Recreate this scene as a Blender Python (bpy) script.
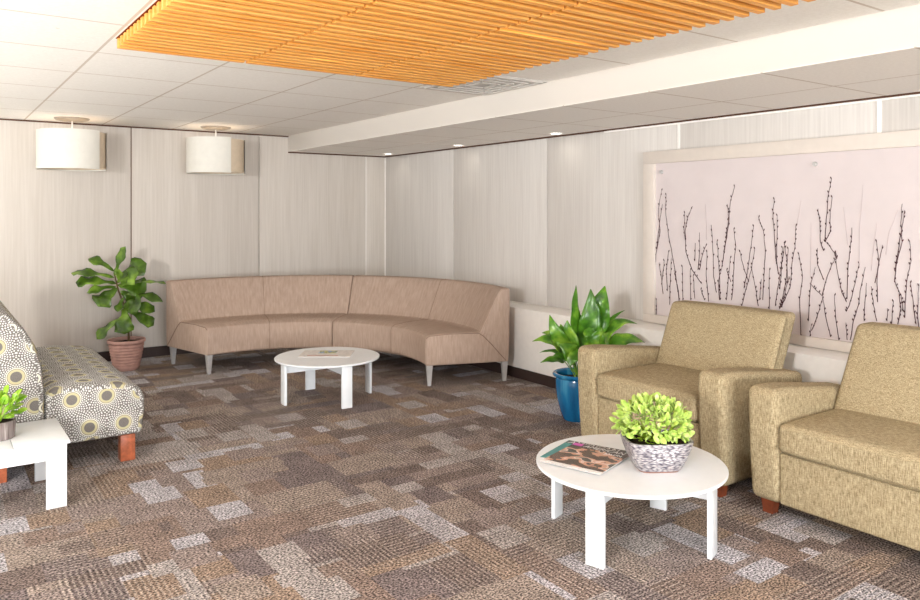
import bpy, bmesh, math, random
from mathutils import Vector, Matrix, noise
PI = math.pi
scene = bpy.context.scene
COL = scene.collection
for o in list(bpy.data.objects): bpy.data.objects.remove(o)

# ------------------------------------------------------------------ camera
YAW = 0.616
cam = bpy.data.cameras.new('camera'); camo = bpy.data.objects.new('camera', cam); COL.objects.link(camo)
camo.location = (-4.515, -7.936, 1.448); camo.rotation_euler = (PI/2, 0, -YAW)
cam.sensor_width = 36; cam.lens = 754.479/920*36; cam.shift_y = -(300-211.914)/920
cam.clip_start = .05
scene.camera = camo
# ------------------------------------------------------------------ world, lights, exposure
w = bpy.data.worlds.new('world'); scene.world = w; w.use_nodes = True
wt = w.node_tree; bg = wt.nodes['Background']; bg.inputs[1].default_value = 1.0     # overcast sky; lower half brightened as added light for the ceiling
g_ = wt.nodes.new('ShaderNodeTexCoord'); sx_ = wt.nodes.new('ShaderNodeSeparateXYZ'); wt.links.new(g_.outputs['Generated'], sx_.inputs[0])
rp_ = wt.nodes.new('ShaderNodeMapRange'); rp_.inputs[1].default_value = -.06; rp_.inputs[2].default_value = .06; rp_.inputs[3].default_value = 1.7; rp_.inputs[4].default_value = .5
wt.links.new(sx_.outputs[2], rp_.inputs[0]); wt.links.new(rp_.outputs[0], bg.inputs[1]); bg.inputs[0].default_value = (.96, .98, 1.0, 1)
def area(name, loc, target, size, power, color=(1,1,1), sy=None, spread=PI):
    l = bpy.data.lights.new(name, 'AREA'); l.energy = power; l.color = color; l.size = size
    if sy: l.shape = 'RECTANGLE'; l.size_y = sy
    l.spread = spread
    o = bpy.data.objects.new(name, l); COL.objects.link(o); o.location = loc
    o.rotation_euler = (Vector(target)-Vector(loc)).to_track_quat('-Z', 'Y').to_euler(); return o
KC = (.93, .965, 1.0)
area('key_light', (-7.4, -8.2, 1.75), (-1.8, -2.8, .5), .42, 265, (1, .985, .97))  # unseen key light giving the room's cast shadows, not a window
area('rear_fill_light', (-5.0, -16.0, 1.3), (-1.8, 0, 1.1), 4.0, 850, KC, 1.8)  # unseen fill added far behind the camera to light the back wall
# low sun added as fill: bounces off the added pale floor up to the ceiling
sn = bpy.data.lights.new('fill_sun', 'SUN'); sn.energy = 15; sn.angle = .02; sn.color = (1, .985, .965)
so = bpy.data.objects.new('fill_sun', sn); COL.objects.link(so); so.rotation_euler = Vector((math.cos(.645), -.05, -math.sin(.645))).to_track_quat('-Z', 'Y').to_euler()
area('overhead_fill_light', (-2.7, -7.5, 2.27), (-2.7, -7.5, 0), 1.2, 55, KC, .6)  # unseen fill added under the ceiling to brighten the near floor
scene.view_settings.view_transform = 'Standard'; scene.view_settings.look = 'None'
scene.view_settings.exposure = -0.17; scene.view_settings.gamma = 1.0; scene.view_settings.use_curve_mapping = False

# ------------------------------------------------------------------ helpers
def lin(c):
    return tuple(((v/255)/12.92 if v/255 <= .04045 else ((v/255+.055)/1.055)**2.4) for v in c[:3]) + (1,)
class NT:
    def __init__(s, name, rough=.6, spec=.3):
        s.m = bpy.data.materials.new(name); s.m.use_nodes = True; s.t = s.m.node_tree; s.n = s.t.nodes; s.l = s.t.links
        s.b = s.n['Principled BSDF']; s.b.inputs['Roughness'].default_value = rough; s.b.inputs['Specular IOR Level'].default_value = spec
    def put(s, sock, v):
        if isinstance(v, bpy.types.NodeSocket): s.l.new(v, sock)
        elif isinstance(v, (tuple, list)): sock.default_value = tuple(v)
        else: sock.default_value = v
    def M(s, op, a, b=0.0, c=None, clamp=False):
        n = s.n.new('ShaderNodeMath'); n.operation = op; n.use_clamp = clamp
        s.put(n.inputs[0], a); s.put(n.inputs[1], b)
        if c is not None: s.put(n.inputs[2], c)
        return n.outputs[0]
    def co(s, kind='Object'):
        n = s.n.new('ShaderNodeTexCoord'); return n.outputs[kind]
    def xyz(s, v):
        n = s.n.new('ShaderNodeSeparateXYZ'); s.l.new(v, n.inputs[0]); return n.outputs
    def vec(s, x, y, z=0.0):
        n = s.n.new('ShaderNodeCombineXYZ'); s.put(n.inputs[0], x); s.put(n.inputs[1], y); s.put(n.inputs[2], z); return n.outputs[0]
    def scale(s, v, sc):
        n = s.n.new('ShaderNodeVectorMath'); n.operation = 'MULTIPLY'; s.l.new(v, n.inputs[0]); n.inputs[1].default_value = sc; return n.outputs[0]
    def noise(s, v, sc, det=3, rough=.5):
        n = s.n.new('ShaderNodeTexNoise'); s.l.new(v, n.inputs['Vector']); n.inputs['Scale'].default_value = sc
        n.inputs['Detail'].default_value = det; n.inputs['Roughness'].default_value = rough; return n.outputs['Fac']
    def white(s, v):
        n = s.n.new('ShaderNodeTexWhiteNoise'); n.noise_dimensions = '3D'; s.l.new(v, n.inputs[0]); return n.outputs[0]
    def ramp(s, f, pts, const=False):
        n = s.n.new('ShaderNodeValToRGB'); s.l.new(f, n.inputs[0]); e = n.color_ramp.elements
        if const: n.color_ramp.interpolation = 'CONSTANT'
        while len(e) < len(pts): e.new(.5)
        for i, (p, c) in enumerate(pts): e[i].position = p; e[i].color = lin(c)
        return n.outputs[0]
    def mix(s, f, a, b, mode='MIX'):
        n = s.n.new('ShaderNodeMix'); n.data_type = 'RGBA'; n.blend_type = mode
        s.put(n.inputs[0], f); s.put(n.inputs[6], a); s.put(n.inputs[7], b); return n.outputs[2]
    def bump(s, h, st=.3, d=.01):
        n = s.n.new('ShaderNodeBump'); n.inputs['Strength'].default_value = st; n.inputs['Distance'].default_value = d
        s.l.new(h, n.inputs['Height']); s.l.new(n.outputs[0], s.b.inputs['Normal'])
    def color(s, c): s.put(s.b.inputs['Base Color'], c); return s
def simple(name, c, rough=.6, spec=.3, metal=0, nz=0, nsc=20):
    t = NT(name, rough, spec); t.b.inputs['Metallic'].default_value = metal
    v = t.co(); f = t.noise(v, nsc, 3)
    k = nz or .03
    d = tuple(max(0, x*(1-k)) for x in c); e = tuple(min(255, x*(1+k)) for x in c)
    t.color(t.ramp(f, [(.3, d), (.7, e)])); return t

class MB:
    """collects geometry for one mesh object"""
    def __init__(s): s.bm = bmesh.new(); s.uv = s.bm.loops.layers.uv.new('UVMap')
    def box(s, lo, hi, bev=0, seg=2, fn=None, sub=0):
        r = bmesh.ops.create_cube(s.bm, size=1); vs = r['verts']
        c = [(a+b)/2 for a, b in zip(lo, hi)]; d = [abs(b-a) for a, b in zip(lo, hi)]
        for v in vs: v.co = Vector((c[0]+v.co.x*d[0], c[1]+v.co.y*d[1], c[2]+v.co.z*d[2]))
        if sub:
            es = list({e for v in vs for e in v.link_edges})
            bmesh.ops.subdivide_edges(s.bm, edges=es, cuts=sub, use_grid_fill=True)
            vs = None
        if bev:
            fs = {f for v in vs for f in v.link_faces}
            es = [e for e in {e for v in vs for e in v.link_edges} if len(e.link_faces) == 2 and e.calc_face_angle(0) > .5]
            bmesh.ops.bevel(s.bm, geom=es, offset=bev, segments=seg, profile=.5, affect='EDGES', clamp_overlap=True)
            vs = None
        if fn:
            for v in s.bm.verts:
                if vs is None or v in vs: v.co = Vector(fn(v.co))
        return s
    def _conn(s, v0):
        seen = {v0}; st = [v0]
        while st:
            v = st.pop()
            for e in v.link_edges:
                o = e.other_vert(v)
                if o not in seen: seen.add(o); st.append(o)
        return list(seen)
    def tube(s, pts, r, seg=8, cap=True):
        pts = [Vector(p) for p in pts]; rs = r if isinstance(r, (list, tuple)) else [r]*len(pts)
        rings = []; up = None
        for i, p in enumerate(pts):
            t = (pts[min(i+1, len(pts)-1)]-pts[max(i-1, 0)]).normalized()
            if up is None: up = Vector((0, 0, 1)) if abs(t.z) < .9 else Vector((1, 0, 0))
            a = t.cross(up).normalized(); b = a.cross(t).normalized(); up = b
            rings.append([s.bm.verts.new(p+(a*math.cos(2*PI*k/seg)+b*math.sin(2*PI*k/seg))*rs[i]) for k in range(seg)])
        for i in range(len(rings)-1):
            for k in range(seg): s.bm.faces.new((rings[i][k], rings[i][(k+1) % seg], rings[i+1][(k+1) % seg], rings[i+1][k]))
        if cap: s.bm.faces.new(rings[0][::-1]); s.bm.faces.new(rings[-1])
        return s
    def lathe(s, prof, seg=40, c=(0, 0, 0), a0=0, a1=2*PI):
        full = abs(a1-a0-2*PI) < 1e-6; n = seg if full else seg+1; rings = []
        for r, z in prof:
            if r < 1e-6: rings.append([s.bm.verts.new((c[0], c[1], c[2]+z))])
            else: rings.append([s.bm.verts.new((c[0]+r*math.cos(a0+(a1-a0)*k/seg), c[1]+r*math.sin(a0+(a1-a0)*k/seg), c[2]+z)) for k in range(n)])
        for i in range(len(rings)-1):
            A, B = rings[i], rings[i+1]
            for k in range(seg):
                k2 = (k+1) % n if full else k+1
                if len(A) == 1 and len(B) == 1: continue
                if len(A) == 1: s.bm.faces.new((A[0], B[k2], B[k]))
                elif len(B) == 1: s.bm.faces.new((A[k], A[k2], B[0]))
                else: s.bm.faces.new((A[k], A[k2], B[k2], B[k]))
        return s
    def prism(s, poly, lo, hi, axis='y', bev=0, seg=2, uvs=1.0):
        """polygon in the plane across 'axis', run from lo to hi; UVs in metres"""
        def P(a, b, t): return {'y': (a, t, b), 'x': (t, a, b), 'z': (a, b, t)}[axis]
        n = len(poly); K = [lo, hi]
        if bev: K = [lo, lo+bev*.3, lo+bev, hi-bev, hi-bev*.3, hi]
        cx = sum(p[0] for p in poly)/n; cy = sum(p[1] for p in poly)/n
        arc = [0]
        for i in range(n): a = poly[i]; b = poly[(i+1) % n]; arc.append(arc[-1]+math.hypot(a[0]-b[0], a[1]-b[1]))
        rings = []
        for j, t in enumerate(K):
            ins = 0
            if bev: ins = [bev, bev*.3, 0, 0, bev*.3, bev][j]
            ring = []
            for i in range(n):
                p = poly[i]
                if ins:
                    a = Vector((poly[i-1][0], poly[i-1][1])); b = Vector((poly[(i+1) % n][0], poly[(i+1) % n][1])); q = Vector(p)
                    e1 = (q-a).normalized(); e2 = (b-q).normalized(); nn = Vector((-(e1.y+e2.y), e1.x+e2.x))
                    nn = nn.normalized() if nn.length > 1e-6 else Vector((cx, cy))-q
                    p = tuple(q+nn*ins*s.ori(poly))
                ring.append(s.bm.verts.new(P(p[0], p[1], t)))
            rings.append(ring)
        for j in range(len(K)-1):
            for i in range(n):
                i2 = (i+1) % n
                f = s.bm.faces.new((rings[j][i], rings[j][i2], rings[j+1][i2], rings[j+1][i]))
                for l, u in zip(f.loops, ((K[j], arc[i]), (K[j], arc[i+1]), (K[j+1], arc[i+1]), (K[j+1], arc[i]))): l[s.uv].uv = u
        for r in (rings[0], rings[-1]):
            f = s.bm.faces.new(r)
            for l in f.loops:
                v = l.vert.co; l[s.uv].uv = {'y': (v.x, v.z), 'x': (v.y, v.z), 'z': (v.x, v.y)}[axis]
        return s
    def ori(s, poly):
        a = sum(poly[i-1][0]*poly[i][1]-poly[i][0]*poly[i-1][1] for i in range(len(poly))); return 1 if a > 0 else -1
    def build(s, name, mat, parent=None, loc=None, rz=0, sharp=.6, **tags):
        bm = s.bm
        bmesh.ops.recalc_face_normals(bm, faces=bm.faces)
        for f in bm.faces: f.smooth = True
        for e in bm.edges:
            if len(e.link_faces) == 2: e.smooth = e.calc_face_angle(0) < sharp
        me = bpy.data.meshes.new(name); bm.to_mesh(me); bm.free()
        me.materials.append(mat.m if isinstance(mat, NT) else mat)
        o = bpy.data.objects.new(name, me); COL.objects.link(o)
        if parent: o.parent = parent
        if loc: o.location = loc
        o.rotation_euler.z = rz
        for k, v in tags.items(): o[k] = v
        return o
def thing(name, label, cat, loc=(0, 0, 0), rz=0, group=None):
    o = bpy.data.objects.new(name, None); COL.objects.link(o); o.empty_display_size = .1
    o.location = loc; o.rotation_euler.z = rz; o['label'] = label; o['category'] = cat
    if group: o['group'] = group
    return o
def dup(root, loc, rz, label):
    r = root.copy(); COL.objects.link(r); r.location = loc; r.rotation_euler.z = rz; r['label'] = label
    for ch in list(root.children):
        c = ch.copy(); COL.objects.link(c); c.parent = r
        for g in list(ch.children):
            d = g.copy(); COL.objects.link(d); d.parent = c
    return r
def struct(o): o['kind'] = 'structure'; return o

# room measures
C = 2.290; SF = 2.116; SX = -1.234          # ceiling, lowered ceiling, edge of lowered ceiling
TX, TY = .6532, .70; OX, OY = -3.7812, -4.2803
XL, YN = -8.0, -10.8                          # how far floor and ceiling run

# ------------------------------------------------------------------ materials
def mat_carpet():
    t = NT('carpet', .95, .05); p = t.xyz(t.co()); x, y = p[0], p[1]
    def cells(w_, h_, seed, swap=False):
        a, b = (y, x) if swap else (x, y)
        row = t.M('FLOOR', t.M('DIVIDE', b, h_)); off = t.white(t.vec(row, seed, 3.3))
        colm = t.M('FLOOR', t.M('ADD', t.M('DIVIDE', a, w_), off))
        return t.white(t.vec(colm, row, seed)), t.white(t.vec(row, colm, seed+7.7))
    pal = [(0, (150, 132, 122)), (.14, (178, 170, 166)), (.28, (132, 118, 112)), (.42, (164, 150, 140)), (.55, (190, 186, 190)), (.66, (156, 142, 136)), (.79, (160, 140, 124)), (.90, (134, 122, 120))]
    a1, a2 = cells(.40, .28, 1.0); b1, b2 = cells(.46, .115, 2.0); c1, c2 = cells(.42, .14, 5.0, True); d1, d2 = cells(.17, .20, 9.0)
    sc = [(max(0, q-0.0), c_) for q, c_ in pal]
    col = t.ramp(a1, sc, True)
    col = t.mix(t.M('GREATER_THAN', b2, .60), col, t.ramp(b1, sc, True))
    col = t.mix(t.M('GREATER_THAN', c2, .68), col, t.ramp(c1, sc, True))
    col = t.mix(t.M('GREATER_THAN', d2, .82), col, t.ramp(d1, sc, True))
    # ribbed patches
    ribx = t.M('SINE', t.M('MULTIPLY', x, 2*PI/.022)); riby = t.M('SINE', t.M('MULTIPLY', y, 2*PI/.026))
    e1, e2 = cells(.35, .35, 21.0)
    m1 = t.M('GREATER_THAN', e1, .72); m2 = t.M('LESS_THAN', e1, .17)
    rib = t.M('ADD', t.M('MULTIPLY', m1, ribx), t.M('MULTIPLY', m2, riby))
    ribf = t.M('MULTIPLY', rib, .5)
    col = t.mix(t.M('MULTIPLY', t.M('MAXIMUM', ribf, 0.0), .8), col, lin((196, 184, 172)))
    col = t.mix(t.M('MULTIPLY', t.M('MAXIMUM', t.M('MULTIPLY', ribf, -1.0), 0.0), .8), col, lin((92, 80, 76)))
    # woven yarn and mottling
    v = t.co(); n1 = t.noise(t.scale(v, (1, 1.5, 1)), 95, 1, .6); n2 = t.noise(v, 9, 4, .6)
    k = t.M('ADD', t.M('MULTIPLY', t.M('SUBTRACT', n1, .5), 5.4), .86); k = t.M('MINIMUM', t.M('MAXIMUM', k, .2), 1.8)
    k = t.M('MULTIPLY', t.M('MULTIPLY', k, .92), t.M('ADD', t.M('MULTIPLY', t.M('SUBTRACT', n2, .5), .9), 1.0))
    sc_ = t.n.new('ShaderNodeVectorMath'); sc_.operation = 'SCALE'; t.l.new(col, sc_.inputs[0]); t.l.new(k, sc_.inputs['Scale']); col = sc_.outputs[0]
    t.color(col); t.bump(n1, .5, .004); return t
def mat_ceiling():
    t = NT('ceiling_tile', .9, .1); p = t.xyz(t.co())
    def line(c, o, w_, hw):
        f = t.M('FRACT', t.M('DIVIDE', t.M('SUBTRACT', c, o), w_)); d = t.M('ABSOLUTE', t.M('SUBTRACT', f, .5)); return t.M('GREATER_THAN', d, .5-hw/w_)
    g = t.M('MAXIMUM', line(p[0], OX, TX, .007), line(p[1], OY, TY, .007))
    n = t.noise(t.co(), 60, 4, .7); sp = t.noise(t.co(), 14, 5, .75)
    base = t.ramp(n, [(.3, (238, 233, 226)), (.7, (247, 243, 237))])
    base = t.mix(t.M('GREATER_THAN', sp, .69), base, lin((218, 208, 196)))
    t.color(t.mix(t.M('MULTIPLY', g, .75), base, lin((196, 180, 164)))); t.bump(n, .15, .004); return t
def mat_soffit():
    t = NT('soffit_tile', .9, .1); p = t.xyz(t.co())
    def line(c, o, w_, hw):
        f = t.M('FRACT', t.M('DIVIDE', t.M('SUBTRACT', c, o), w_)); d = t.M('ABSOLUTE', t.M('SUBTRACT', f, .5)); return t.M('GREATER_THAN', d, .5-hw/w_)
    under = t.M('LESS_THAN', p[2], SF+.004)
    gy = line(p[1], -2.3552, .69115, .006); gx = t.M('LESS_THAN', t.M('ABSOLUTE', t.M('SUBTRACT', p[0], -.58)), .006)
    g = t.M('MULTIPLY', t.M('MAXIMUM', gy, gx), under)
    n = t.noise(t.co(), 60, 4, .7)
    base = t.ramp(n, [(.3, (238, 233, 226)), (.7, (247, 243, 237))])
    base = t.mix(under, lin((218, 211, 202)), base)  # front face colour darkened to hold back the light falling on it
    t.color(t.mix(t.M('MULTIPLY', g, .75), base, lin((192, 176, 160)))); return t
def mat_wallpanel(name, c1, c2):
    t = NT(name, .75, .2); v = t.scale(t.co(), (60, 60, 1.6)); n = t.noise(v, 1.0, 4, .6)
    v2 = t.scale(t.co(), (9, 9, .5)); n2 = t.noise(v2, 1.0, 2, .5)
    f = t.M('ADD', t.M('MULTIPLY', n, .65), t.M('MULTIPLY', n2, .35))
    t.color(t.ramp(f, [(.38, c1), (.62, c2)])); return t
def mat_weave(name, dark, mid, light, sz=1.0):
    t = NT(name, .85, .2); co = t.co()
    n = t.noise(t.scale(co, (400*sz, 400*sz, 34*sz)), 1.0, 3, .6); m = t.noise(t.scale(co, (60, 60, 260)), 1.0, 2, .6)
    f = t.M('ADD', t.M('MULTIPLY', n, .7), t.M('MULTIPLY', m, .3))
    t.color(t.ramp(f, [(.40, dark), (.5, mid), (.60, light)])); t.bump(f, .35, .003); return t
def mat_ribfabric():
    t = NT('tan_rib_fabric', .85, .2); p = t.xyz(t.co('UV'))
    s1 = t.M('SINE', t.M('MULTIPLY', p[0], 2*PI/.011)); n = t.noise(t.scale(t.co('UV'), (60, 9, 1)), 1.0, 4, .6)
    f = t.M('ADD', t.M('MULTIPLY', t.M('ADD', t.M('MULTIPLY', s1, .5), .5), .22), t.M('MULTIPLY', n, .78))
    t.color(t.ramp(f, [(.25, (158, 136, 120)), (.5, (176, 153, 137)), (.75, (192, 170, 154))])); t.bump(f, .25, .003); return t
def mat_medallion():
    t = NT('medallion_fabric', .85, .2); p = t.xyz(t.co('UV')); W, H = .180, .334
    def grid(ox, oy):
        fx = t.M('MULTIPLY', t.M('SUBTRACT', t.M('FRACT', t.M('DIVIDE', t.M('SUBTRACT', p[0], ox), W)), .5), W)
        fy = t.M('MULTIPLY', t.M('SUBTRACT', t.M('FRACT', t.M('DIVIDE', t.M('SUBTRACT', p[1], oy), H)), .5), H)
        return fx, fy, t.M('SQRT', t.M('ADD', t.M('MULTIPLY', fx, fx), t.M('MULTIPLY', fy, fy)))
    ax, ay, ar = grid(-3.851-.09, .398-.167); bx, by, br = grid(-3.851-.09+W/2, .398-.167+H/2)
    pick = t.M('LESS_THAN', ar, br)
    def sel(a, b): return t.M('ADD', t.M('MULTIPLY', a, pick), t.M('MULTIPLY', b, t.M('SUBTRACT', 1.0, pick)))
    x, y, r = sel(ax, bx), sel(ay, by), sel(ar, br)
    ang = t.M('ARCTAN2', y, x)
    rr = t.M('FLOOR', t.M('DIVIDE', r, .0100)); rf = t.M('ABSOLUTE', t.M('SUBTRACT', t.M('FRACT', t.M('DIVIDE', r, .0100)), .5))
    af = t.M('FRACT', t.M('ADD', t.M('MULTIPLY', ang, 30/(2*PI)), t.M('MULTIPLY', rr, .5)))
    af = t.M('ABSOLUTE', t.M('SUBTRACT', af, .5))
    size = t.M('SUBTRACT', .40, t.M('MULTIPLY', r, 1.9))
    dot = t.M('MULTIPLY', t.M('LESS_THAN', rf, .31), t.M('LESS_THAN', af, size))
    dot = t.M('MULTIPLY', dot, t.M('GREATER_THAN', r, .044))
    n = t.noise(t.co('UV'), 240, 2, .6)
    base = t.ramp(n, [(.3, (104, 99, 95)), (.7, (128, 123, 118))])
    col = t.mix(dot, base, lin((224, 224, 220)))
    ring = t.M('MULTIPLY', t.M('LESS_THAN', r, .041), t.M('GREATER_THAN', r, .028))
    col = t.mix(ring, col, lin((192, 184, 146)))
    wr = t.M('MULTIPLY', t.M('LESS_THAN', r, .049), t.M('GREATER_THAN', r, .044)); col = t.mix(wr, col, lin((220, 218, 200)))
    t.color(col); return t
def mat_wood_orange():
    t = NT('orange_wood', .5, .3); n = t.noise(t.scale(t.co(), (2, 40, 40)), 1.0, 4, .6)
    t.color(t.ramp(n, [(.3, (226, 146, 56)), (.7, (252, 190, 104))])); return t
def mat_leaf(name, d, m, l, rough=.35, sc=12):
    t = NT(name, rough, .45); n = t.noise(t.co(), sc, 3, .5)
    t.color(t.ramp(n, [(.3, d), (.5, m), (.7, l)])); t.b.inputs['Subsurface Weight'].default_value = 0
    return t
CARPET = mat_carpet(); CEIL = mat_ceiling(); SOFM = mat_soffit()
BACKP = mat_wallpanel('beige_panel', (201, 192, 182), (212, 204, 195)); RIGHTP = mat_wallpanel('grey_panel', (211, 205, 199), (223, 218, 212))
WHITE = simple('white_paint', (248, 244, 238), .5, .3, nz=.01); LAM = simple('white_laminate', (238, 241, 243), .3, .45, nz=.008)
DARK = simple('dark_vinyl', (58, 44, 40), .5, .3); DGAP = simple('dark_gap', (92, 66, 54), .8, .1)
OLIVE = mat_weave('olive_weave', (132, 117, 88), (168, 151, 118), (196, 180, 147)); RIB = mat_ribfabric(); MED = mat_medallion()
SLAT = mat_wood_orange(); SLATB = simple('slat_backing', (120, 52, 8), .8, .1, nz=.1)
COPPER = simple('reddish_wood', (176, 98, 66), .4, .4, nz=.15, nsc=40); BROWNLEG = simple('brown_wood', (112, 54, 30), .5, .4, nz=.15)
SILVER = simple('brushed_aluminium', (196, 194, 192), .35, .5, metal=.35); NICKEL = simple('satin_nickel', (178, 172, 164), .35, .5, metal=.6)
SOIL = simple('potting_soil', (44, 34, 30), .95, .1, nz=.5, nsc=60)
PINKPOT = simple('pink_clay', (190, 150, 138), .7, .2, nz=.06); STEM = simple('brown_stem', (92, 72, 48), .8, .2, nz=.2)
PIPE = simple('seam_tan', (128, 104, 90), .9, .1); PIPEO = simple('seam_olive', (128, 112, 74), .9, .1)

# ------------------------------------------------------------------ setting
struct(MB().box((-5.0, YN, -.05), (.1, .1, 0)).build('floor', CARPET))
struct(MB().box((XL, YN, -.05), (-5.0, .1, 0)).build('bounce_floor', simple('pale_reflector', (230, 229, 226), .6, .3)))  # unseen pale floor added to reflect light up onto the ceiling
mb = MB(); mb.box((XL, YN, C), (SX, 0, C+.06)); struct(mb.build('ceiling', CEIL))
mb = MB(); mb.box((SX, YN, SF), (0, 0, C+.06)); struct(mb.build('ceiling_soffit', SOFM))
wb = struct(MB().box((XL, .02, 0), (.12, .10, C+.06)).build('wall_back', BACKP))
# back wall cladding boards
xs = [XL, -5.3, -3.98-.0, -2.866, -1.567, -.261, -.001]; 
seams = [-5.25, -2.866-1.30*1, -2.866, -1.567, -.261, 0]
seams = [XL, -6.76, -5.46, -4.166, -2.866, -1.567, -.261, 0]
for i in range(len(seams)-1):
    MB().box((seams[i]+.004, -.0, .10), (seams[i+1]-.004, .02, C-.012), .003).build('panel', BACKP, wb)
wr = struct(MB().box((.02, YN, 0), (.10, .02, C+.06)).build('wall_right', RIGHTP))
ys = [0, -1.437, -2.899, -4.342, -5.77, -7.2, -8.63, YN]
for i in range(len(ys)-1):
    MB().box((0, ys[i+1]+.004, .60), (.02, ys[i]-.004, SF-.012), .003).build('panel', RIGHTP, wr)
struct(MB().box((XL, -.012, 0), (-.3, 0, .098)).build('baseboard_back', DARK))
struct(MB().box((-.306, YN, .0), (-.288, 0, .088)).build('baseboard_right', DARK))
struct(MB().box((-.30, YN, .088), (0, 0, .61), .004).build('trim_1', WHITE))
struct(MB().box((XL, -.010, C-.014), (SX, .0, C)).build('trim_2', DGAP))
struct(MB().box((SX, -.010, SF-.014), (0, .0, SF)).build('trim_3', DGAP))
struct(MB().box((-.014, YN, SF-.012), (0, 0, SF)).build('trim_4', DGAP))
struct(MB().box((-.010, YN, SF-.024), (0, -3.6, SF-.012)).build('trim_5', WHITE))
struct(MB().box((-.006, -4.352, .61), (0, -4.332, SF-.024)).build('trim_6', WHITE))
struct(MB().box((-.006, -5.782, .61), (0, -5.758, SF-.024)).build('trim_7', WHITE))
struct(MB().box((-2.871, -.004, .1), (-2.861, .0, C-.014)).build('joint_shadow', simple('joint_shade', (120, 98, 84))))  # dark strip standing in for the shadow at this panel joint
struct(MB().box((-.266, -.003, .1), (-.258, .0, SF-.014)).build('trim_9', WHITE))
struct(MB().box((-.008, -.010, .61), (0, 0, SF-.014)).build('trim_10', WHITE))

# ------------------------------------------------------------------ wood slat ceiling panels
xw = [-3.765, -3.128, -2.475, -1.785]; N = 50; pitch = .0700
names = ['orange wood slat ceiling panel on the left of three, above the loveseat side', 'orange wood slat ceiling panel in the middle of three, with the farther glowing lamp', 'orange wood slat ceiling panel on the right of three, beside the grey air vent']
for k in range(3):
    t = thing('slat_ceiling_panel', names[k], 'ceiling panel', (xw[k], -3.99, C), 0, 'orange wood slat ceiling panels')
    wd = xw[k+1]-xw[k]
    m = MB()
    for i in range(N): m.box((.006, -i*pitch-.030, -.050), (wd-.010, -i*pitch, -.004))
    m.build('slats', SLAT, t)
    MB().box((.0, -N*pitch, -.003), (wd, 0, -.0005)).build('backing', SLATB, t)
# lamps recessed between the slats
EMW = NT('lamp_glow'); EMW.b.inputs['Emission Color'].default_value = (1, .8, .45, 1); EMW.b.inputs['Emission Strength'].default_value = 1.5
for (x, y, lab) in ((-2.80, -3.99-4*.07-.0515, 'small glowing lamp between the orange slats near their far edge'), (-2.2, -3.99-19*.07-.0515, 'narrow glowing lamp between the orange slats nearer the beam')):
    t = thing('recessed_lamp', lab, 'lamp', (x, y, C), 0, 'lamps in the slat ceiling')
    hl = .08 if y > -5 else .26
    MB().box((-hl, -.0165, -.034), (hl, .0165, -.030), .001).build('diffuser', EMW, t)
    MB().box((-hl-.004, -.0175, -.030), (hl+.004, .0175, -.004)).build('housing', SLAT, t)
# air vent
t = thing('air_vent', 'grey square louvred air vent in the ceiling beside the wooden slats', 'air vent', (-1.515, -3.955, C))
GV = simple('vent_grey', (222, 217, 211), .5, .4)
m = MB()
for s in (-1, 1): m.box((-.275, s*.325-.010, -.006), (.275, s*.325+.010, -.001)); m.box((s*.268-.010, -.33, -.006), (s*.268+.010, .33, -.001))
m.build('frame', GV, t)
m = MB()
for j, q in enumerate((.25, .19, .13, .07)):
    for s in (-1, 1): m.box((-q, s*q*1.2-.016, -.010), (q, s*q*1.2+.016, -.004)); m.box((s*q-.014, -q*1.2, -.010), (s*q+.014, q*1.2, -.004))
m.build('louvre', GV, t)
MB().box((-.26, -.32, -.003), (.26, .32, -.0005)).build('backing', simple('vent_shadow', (186, 181, 176)), t)
# downlights along the right wall
EMD = NT('downlight_glow'); EMD.b.inputs['Emission Color'].default_value = (1, .93, .82, 1); EMD.b.inputs['Emission Strength'].default_value = 8
dl = None
DLAB = ['recessed downlight nearest the room corner', 'second recessed downlight from the room corner', 'third recessed downlight from the room corner']
def downlight(x, y, lab):
    t = thing('recessed_downlight', lab, 'downlight', (x, y, SF), 0, 'downlights along the grey panel wall')
    MB().lathe([(.045, -.0005), (.062, -.001), (.064, -.006), (.050, -.008), (.045, -.003)], 24).build('trim_ring', WHITE, t)
    MB().lathe([(0, -.004), (.045, -.004)], 24).build('lens', EMD, t)
    l = bpy.data.lights.new('downlight', 'AREA'); l.shape = 'DISK'; l.size = .08; l.energy = .12; l.color = (1, .93, .84); l.spread = 2.4
    o = bpy.data.objects.new('downlight_light', l); COL.objects.link(o); o.parent = t; o.location = (0, 0, -.012)
for i, (x, y) in enumerate(((-.20, -.42), (-.18, -1.78), (-.16, -3.19))): downlight(x, y, DLAB[i])
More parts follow.
